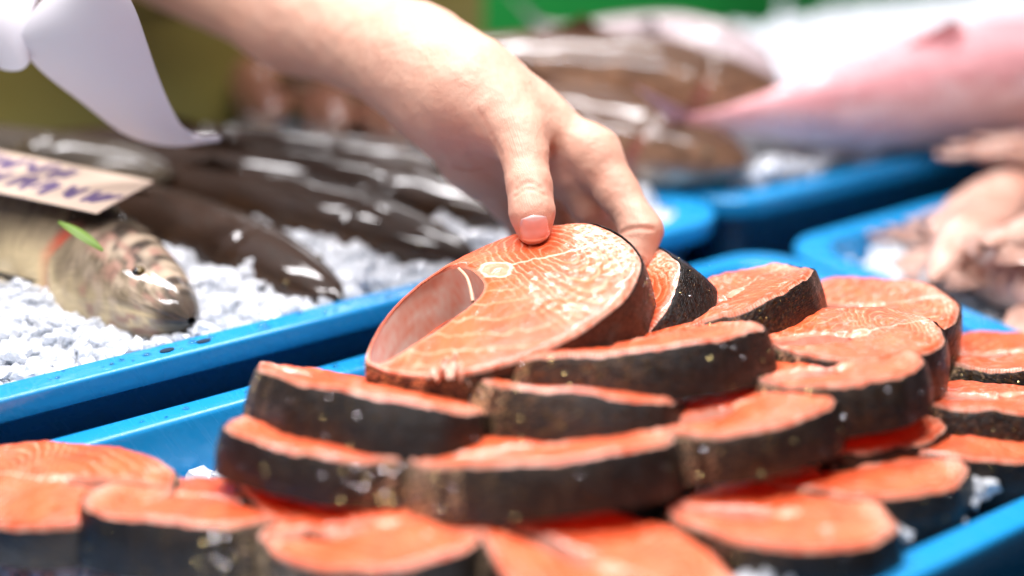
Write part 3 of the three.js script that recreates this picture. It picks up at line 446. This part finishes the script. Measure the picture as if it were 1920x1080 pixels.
function fish(name, label, group, snout, mid, len, h, w, roll, pal, seed, curve = 0) {
  const dir = snout.clone().sub(mid).normalize(), o = thing(name, label, 'fish', group, mid.clone().setY(mid.y - h / 2)); // origin under the body, nose along local x
  const yaw = Math.atan2(-dir.z, dir.x), pit = Math.asin(dir.y); o.rotation.set(roll, yaw, pit, 'YZX');
  const reach = snout.distanceTo(mid), sd = seed * 9.1;
  const cx = (u) => [reach - u * len, curve * (u - 0.3) ** 2 * len];
  const surf = (u, th) => { const hh = spline(HH, u) * h / 2, hw = spline(HW, u) * w / 2, c = Math.cos(th), s = Math.sin(th), [X, off] = cx(u);
    let k = 1 - 0.055 * ss(0.012, 0.002, Math.abs(u - 0.205 - 0.03 * (1 - Math.abs(c)) )) + 0.02 * ss(0.19, 0.10, u) * 0; const jaw = c < 0.1 && c > -0.5 ? ss(0.006, 0.001, Math.abs(c + 0.25 + u * 1.2) * 0.05) * ss(0.11, 0.05, u) : 0; k -= 0.07 * jaw;
    const lump = 1 + 0.02 * n3(u * 9, c * 2, s * 2 + sd);
    return [X, h / 2 + hh * Math.sign(c) * Math.abs(c) ** 0.95 * k * lump, off + hw * s * k * lump]; };
  const body = gridGeo(150, 48, (a, b) => surf(a ** 1.25, b * Math.PI * 2), { closed: false, flip: true, uv: (a, b) => [a ** 1.25 * len / 0.16, b * (h + w) * 1.4 / 0.08],
    color: (a, b) => { const u = a ** 1.25, c = Math.cos(b * Math.PI * 2), n = 0.25 * n3(u * 14 + sd, c * 2.2, Math.sin(b * 6.28) * 2.2) + 0.12 * n3(u * 60, c * 9, sd); let k = mix3(pal.back, pal.side, ss(0.75, 0.15, c + n)); k = mix3(k, pal.belly, ss(-0.05, -0.6, c + n * 0.8)); if (pal.gill) k = mix3(k, pal.gill, 0.85 * ss(0.016, 0.004, Math.abs(u - 0.205 - 0.03 * (1 - Math.abs(c)))) * ss(0.75, 0.3, c)); if (pal.head) { const hd = ss(0.20, 0.15, u); k = mix3(k, pal.head[0], hd * clamp01(0.5 + 1.6 * n3(u * 40 + sd, c * 3, 2))); k = mix3(k, pal.head[1], hd * ss(0.2, 0.6, n3(u * 30, c * 4, sd + 8))); k = mix3(k, pal.back, ss(0.045, 0.02, u) * 0.9); k = mix3(k, pal.belly, ss(0.20, 0.24, u) * ss(0.42, 0.28, u) * ss(0.3, -0.3, c) * 0.8); } const sp = n3(u * 80 + sd, c * 7, Math.sin(b * 6.28) * 7); k = mix3(k, pal.spot, pal.spots * ss(0.5, 0.7, sp) * ss(-0.4, 0.1, c)); return k; } });
  part('body', body, wetFish, o);
  for (const s of [1, -1]) { const [ex, ey, ez] = surf(0.085, s * 1.05); const e = part('eye', new THREE.SphereGeometry(h * 0.045, 16, 12), irisMat, o); e.position.set(ex, ey, ez - s * h * 0.02); const pu = part('pupil', new THREE.SphereGeometry(h * 0.03, 14, 10), eyeMat, e); pu.position.z = s * h * 0.022; }
  const fin = (nm, root, tip, back, n) => { const a = new THREE.Vector3(...root), g = gridGeo(10, 8, (u, v) => { const p = a.clone().lerp(new THREE.Vector3(...back), u), q = new THREE.Vector3(...tip).lerp(new THREE.Vector3(...back), u * 0.6); const r = p.lerp(q, v * (1 - 0.25 * u)); return [r.x, r.y + 0.0012 * Math.sin(u * 30) * v, r.z + 0.0015 * Math.sin(u * 25) * v]; }, { color: (u, v) => mix3(pal.back, pal.side, v * 0.6) }); part(nm, g, finMat, o); };
  for (const s of [1, -1]) { const p = surf(0.235, s * 1.95), q = surf(0.265, s * 2.1); fin('pectoral_fin', p, [p[0] - len * 0.13, p[1] - h * 0.1, p[2] + s * w * 0.22], q); }
  { const p = surf(0.42, 0), q = surf(0.58, 0); fin('dorsal_fin', [p[0], p[1] - 0.002, p[2]], [p[0] - len * 0.07, p[1] + h * 0.18, p[2] + 0.004], [q[0], q[1] - 0.002, q[2]]); }
  { const p = surf(0.985, 0), q = surf(0.985, Math.PI); fin('tail_fin', p, [p[0] - len * 0.14, p[1] + h * 0.35, p[2]], q); fin('tail_fin', q, [q[0] - len * 0.14, q[1] - h * 0.2, q[2]], p); }
  return o;
}
const darkPal = { back: lin([46, 27, 13]), side: lin([66, 42, 22]), belly: lin([96, 72, 46]), spot: lin([30, 26, 20]), spots: 0.6 };
const trout = { back: lin([58, 48, 38]), side: lin([140, 124, 100]), belly: lin([226, 204, 160]), spot: lin([60, 48, 44]), spots: 0.35, gill: lin([176, 70, 48]), head: [lin([186, 166, 142]), lin([168, 130, 112])] };
const greyPal = { back: lin([62, 52, 40]), side: lin([112, 100, 82]), belly: lin([150, 136, 112]), spot: lin([50, 44, 36]), spots: 0.4 };
const V = (x, y, z) => new THREE.Vector3(x, y, z);
const AV = (n) => V(...AT[n]);
const onFish = (name, label, group, key, len, h, w, roll, pal, seed, curve) => fish(name, label, group, AV(key + '_nose'), AV(key + '_mid'), len, h, w, roll, pal, seed, curve);
const pinkPal = { back: lin([222, 160, 164]), side: lin([236, 206, 210]), belly: lin([240, 226, 224]), spot: lin([196, 104, 112]), spots: 0.5, gill: lin([190, 92, 100]) };
const brownPal = { back: lin([84, 58, 40]), side: lin([138, 102, 76]), belly: lin([206, 188, 166]), spot: lin([70, 44, 40]), spots: 0.9, gill: lin([130, 60, 56]) };
const palePal = { back: lin([170, 156, 158]), side: lin([220, 214, 222]), belly: lin([240, 240, 246]), spot: lin([150, 120, 120]), spots: 0.3 };
const redPal = { back: lin([96, 60, 44]), side: lin([150, 104, 84]), belly: lin([196, 160, 136]), spot: lin([70, 30, 24]), spots: 0.8 };
const dg = 'dark whole fish on the ice';
onFish('trout', 'pale bellied trout with reddish gill slit, nose at the tray rim', null, 'trout', 0.40, 0.086, 0.070, -0.6, trout, 1, 0.1);
onFish('dark_fish', 'dark brown fish with blunt black head, lying next to the trout', null, 'dark_a', 0.36, 0.050, 0.050, 0.25, darkPal, 2, 0.15);
onFish('dark_fish', 'glossy dark fish lying between the blunt headed one and the stacked ones', null, 'dark_b', 0.38, 0.050, 0.048, 0.2, darkPal, 3, 0.1);
onFish('dark_fish', 'glossy dark fish stacked with its head under the reaching hand', null, 'dark_c', 0.40, 0.050, 0.046, 0.1, darkPal, 4, 0.05);
onFish('dark_fish', 'dark brown fish lying across the top of the heap below the paper', null, 'dark_d', 0.40, 0.048, 0.044, 0.0, darkPal, 5, 0.0);
onFish('grey_fish', 'grey olive fish half hidden behind the price card', null, 'grey', 0.36, 0.060, 0.05, 0.2, greyPal, 6, 0);
for (const [k, s, l] of [['red_a', 7, 'reddish brown fish at the back of the dark fish tray, in the middle'], ['red_b', 8, 'reddish brown fish at the back of the dark fish tray, below the forearm'], ['red_c', 9, 'olive brown fish at the back of the dark fish tray, beside the paper']]) onFish('brown_fish', l, null, k, 0.26, 0.05, 0.045, 0.1, redPal, s, 0);
onFish('pink_fish', 'pink fish with white sheen, larger of the two on the ice', null, 'pink_a', 0.40, 0.095, 0.08, 0.35, pinkPal, 10, 0);
onFish('pink_fish', 'smaller pink fish pointing its nose at the brown fish', null, 'pink_b', 0.30, 0.06, 0.06, 0.1, pinkPal, 11, 0);
onFish('brown_fish', 'knobbly brown fish with its head beside the pink fish', null, 'brown_a', 0.34, 0.075, 0.075, 0.1, brownPal, 12, 0);
onFish('brown_fish', 'beige brown fish lying along the corner of the tray on ice', null, 'brown_b', 0.34, 0.065, 0.075, 0.1, brownPal, 13, 0);
onFish('pale_fish', 'big white bellied fish behind the knobbly brown one', null, 'pale_a', 0.21, 0.080, 0.08, 0.6, palePal, 14, 0);
onFish('pale_fish', 'greyish pale fish lying behind the reaching hand', null, 'pale_b', 0.22, 0.055, 0.065, 0.5, palePal, 15, 0);

// ---------------------------------------------------------------- squid
const squidMat = stdMat({ vertexColors: true, roughness: 0.3, bumpMap: fishBump, bumpScale: 0.0012, clearcoat: 0.8, clearcoatRoughness: 0.12 });
function squid(label, s, t, y, yaw, len, rad, seed) {
  const o = thing('squid', label, 'squid', 'squid heaped in the tray', W(s, t, y)); o.rotation.y = yaw; const sd = seed * 5.3, r = rng(seed + 60);
  const tone = (u, v) => mix3(lin([196, 142, 122]), lin([226, 190, 172]), clamp01(0.45 + 0.5 * n3(u * 6 + sd, v * 5, 1) + 0.35 * n3(u * 30, v * 20, sd)));
  part('mantle', gridGeo(48, 28, (u, v) => { const a = v * Math.PI * 2, rr = rad * Math.sin(Math.min(1, u * 1.25 + 0.04) * Math.PI / 2) ** 0.8 * (1 + 0.05 * n3(u * 5, Math.cos(a), sd)); return [len * (0.5 - u), rad + rr * Math.cos(a) * 0.85 + 0.004 * Math.sin(u * 5 + sd), rr * Math.sin(a)]; }, { flip: true, color: tone }), squidMat, o);
  for (const q of [1, -1]) part('fin', gridGeo(16, 8, (u, v) => [len * (0.48 - u * 0.45), rad * (1 - 0.35 * v) + 0.003 * Math.sin(u * 9), q * (rad * 0.35 + v * rad * 1.3 * Math.sin(Math.PI * u) ** 0.7)], { color: tone }), squidMat, o);
  part('head', (() => { const g = new THREE.SphereGeometry(rad * 0.75, 20, 14); const c = []; for (let i = 0; i < g.attributes.position.count; i++) c.push(...tone(i / 90, 0.3)); g.setAttribute('color', new THREE.Float32BufferAttribute(c, 3)); g.scale(1.2, 0.9, 1); g.translate(-len * 0.5 - rad * 0.4, rad * 0.9, 0); return g; })(), squidMat, o);
  for (let k = 0; k < 8; k++) { const a = (k / 8) * 6.28, pts = []; for (let i = 0; i < 6; i++) pts.push(V(-len * 0.5 - rad * (0.9 + i * 0.55), rad * (0.9 + 0.4 * Math.cos(a)) * (1 - i * 0.11) + 0.003 * r(), rad * Math.sin(a) * (0.5 + i * 0.22) + (r() - 0.5) * 0.010)); const g = new THREE.TubeGeometry(new THREE.CatmullRomCurve3(pts), 18, rad * 0.13, 6); const c = []; for (let i = 0; i < g.attributes.position.count; i++) c.push(...tone(i / 120, k)); g.setAttribute('color', new THREE.Float32BufferAttribute(c, 3)); part('arm', g, squidMat, o); }
}
const where = ['beside the tray end', 'in the middle of the heap', 'against the back wall of its tray', 'lying across another', 'at the heap edge by the ice', 'half buried in the heap', 'deep in the tray', 'stretched along the tray back', 'on top of all the others'];
[[0.665, 0.44, -0.014, 1.2, 0.13, 0.020], [0.69, 0.51, -0.012, 0.4, 0.14, 0.022], [0.72, 0.41, -0.006, -0.3, 0.14, 0.022], [0.78, 0.49, 0.006, 0.7, 0.16, 0.025], [0.70, 0.46, 0.016, 0.1, 0.14, 0.020], [0.86, 0.53, 0.0, 0.2, 0.17, 0.025], [0.84, 0.42, 0.010, 0.9, 0.17, 0.026], [0.76, 0.545, -0.010, 0.1, 0.15, 0.022], [0.80, 0.45, 0.026, 1.6, 0.13, 0.022]].forEach(([s, t, y, w, l, rd], i) => squid('wet pinkish brown squid ' + where[i], s, t, y, ROW + w + Math.PI, l, rd, i));

// ---------------------------------------------------------------- paper, price card, leaf
function sheetPart(name, A, B, bulge, mat, parent, fold = 0) {
  const ca = new THREE.CatmullRomCurve3(A.map((q) => V(...q))), cb = new THREE.CatmullRomCurve3(B.map((q) => V(...q)));
  const mid = (u, v) => { const p = ca.getPoint(u).lerp(cb.getPoint(u), v), k = Math.sin(Math.PI * v); p.z += bulge * k * (1 - 0.6 * u); p.y += bulge * 0.35 * k; p.z += fold * Math.sin(v * 9 + u * 4) * k; return p; };
  const front = gridGeo(40, 24, (u, v) => mid(u, v).toArray()), n = front.attributes.normal;
  const rear = gridGeo(40, 24, (u, v) => { const i = Math.round(v * 24) * 41 + Math.round(u * 40), p = mid(u, v); return [p.x - n.getX(i) * 0.0003, p.y - n.getY(i) * 0.0003, p.z - n.getZ(i) * 0.0003]; }, { flip: true });
  return part(name, mergeGeometries([front, rear]), mat, parent);
}
{
  const paper = stdMat({ color: 0xeae6ec, roughness: 0.5, transmission: 0.12, thickness: 0, side: THREE.DoubleSide });
  const o = thing('paper_sheet', 'white sheet of wrapping paper curling down above the dark fish', 'paper', null);
  sheetPart('sheet', SHEET.edge_a, SHEET.edge_b, 0.012, paper, o); sheetPart('curled_edge', SHEET.curl_a, SHEET.curl_b, 0.012, paper, o);
}
{
  const cv = document.createElement('canvas'); cv.width = 512; cv.height = 256; const c = cv.getContext('2d'); c.fillStyle = '#c9b3a0'; c.fillRect(0, 0, 512, 256); c.strokeStyle = '#5b4a6e'; c.lineWidth = 17; c.lineCap = 'round'; c.lineJoin = 'round';
  const stroke = (p) => { c.beginPath(); c.moveTo(p[0], p[1]); for (let i = 2; i < p.length; i += 2) c.lineTo(p[i], p[i + 1]); c.stroke(); };
  { const r = rng(404); for (let row = 0; row < 2; row++) for (let k = 0; k < 7; k++) { const x = 40 + k * 64 + row * 20, y = 70 + row * 100, p = []; for (let q = 0; q < 5; q++) p.push(x + q * 11 + (r() - 0.5) * 26, y + (q & 1 ? 30 : -30) * (0.5 + r())); if (r() > 0.15) stroke(p); } }
  const tex = new THREE.CanvasTexture(cv); tex.colorSpace = THREE.SRGBColorSpace;
  const card = new THREE.Mesh(new RoundedBoxGeometry(0.143, 0.0012, 0.052, 2, 0.0005), stdMat({ map: tex, roughness: 0.6 })); card.name = 'price_card'; card.userData = { label: 'beige price card with handwriting lying across the fish', category: 'card' };
  card.position.set(-0.284, 0.077, -0.740); card.rotation.set(0.05, -0.387, -0.03); card.castShadow = card.receiveShadow = true; scene.add(card);
  const lf = gridGeo(12, 6, (u, v) => [0.030 * (u - 0.5), 0.002 * Math.sin(u * 3) - 0.002 * Math.abs(v - 0.5), 0.006 * (v - 0.5) * Math.sin(Math.PI * (0.08 + 0.84 * u))]);
  const leaf = new THREE.Mesh(lf, stdMat({ color: 0x6f8f38, roughness: 0.5, side: THREE.DoubleSide })); leaf.name = 'leaf'; leaf.userData = { label: 'small yellow green leaf stuck on the trout', category: 'leaf' }; leaf.position.set(-0.232, 0.066, -0.672); leaf.rotation.set(0.4, -0.5, -0.3); scene.add(leaf);
}
// ---------------------------------------------------------------- things behind the trays
{
  const board = new THREE.Mesh(new THREE.BoxGeometry(2.2, 0.19, 0.02), stdMat({ color: new THREE.Color().setRGB(0.004, 0.25, 0.035), roughness: 0.7 })); board.name = 'green_backboard'; board.position.copy(W(1.15, 1.16, 0.044)); board.rotation.y = ROW; board.userData = { kind: 'structure' }; board.castShadow = board.receiveShadow = true; scene.add(board);
  const o = thing('crate', 'olive green crate standing behind the dark fish tray', 'crate', null, W(0.30, 1.09, -0.05)); o.rotation.y = ROW; const m = stdMat({ color: new THREE.Color().setRGB(0.20, 0.16, 0.03), roughness: 0.6 });
  for (const [w, h, d, x, y, z, n] of [[0.66, 0.17, 0.012, 0, 0.085, 0.09, 'front_panel'], [0.66, 0.17, 0.012, 0, 0.085, -0.09, 'rear_panel'], [0.012, 0.17, 0.166, 0.324, 0.085, 0, 'side_panel'], [0.012, 0.17, 0.166, -0.324, 0.085, 0, 'side_panel'], [0.64, 0.012, 0.166, 0, 0.008, 0, 'bottom'], [0.68, 0.016, 0.03, 0, 0.179, 0.09, 'rim_rail'], [0.68, 0.016, 0.03, 0, 0.179, -0.09, 'rim_rail']]) part(n, new RoundedBoxGeometry(w, h, d, 2, 0.003), m, o).position.set(x, y, z);
  const sg = thing('price_sign', 'white price sign standing behind the pink fish', 'sign', null, W(1.02, 1.02, -0.02)); sg.rotation.y = 0; part('sign_plate', new RoundedBoxGeometry(0.10, 0.12, 0.003, 2, 0.001), stdMat({ color: 0xf0f2f4, roughness: 0.5 }), sg).position.y = 0.16; part('stem', new THREE.CylinderGeometry(0.003, 0.003, 0.11, 10), stdMat({ color: 0xd0d4d8, roughness: 0.4 }), sg).position.y = 0.05;
}

renderer.render(scene, camera);
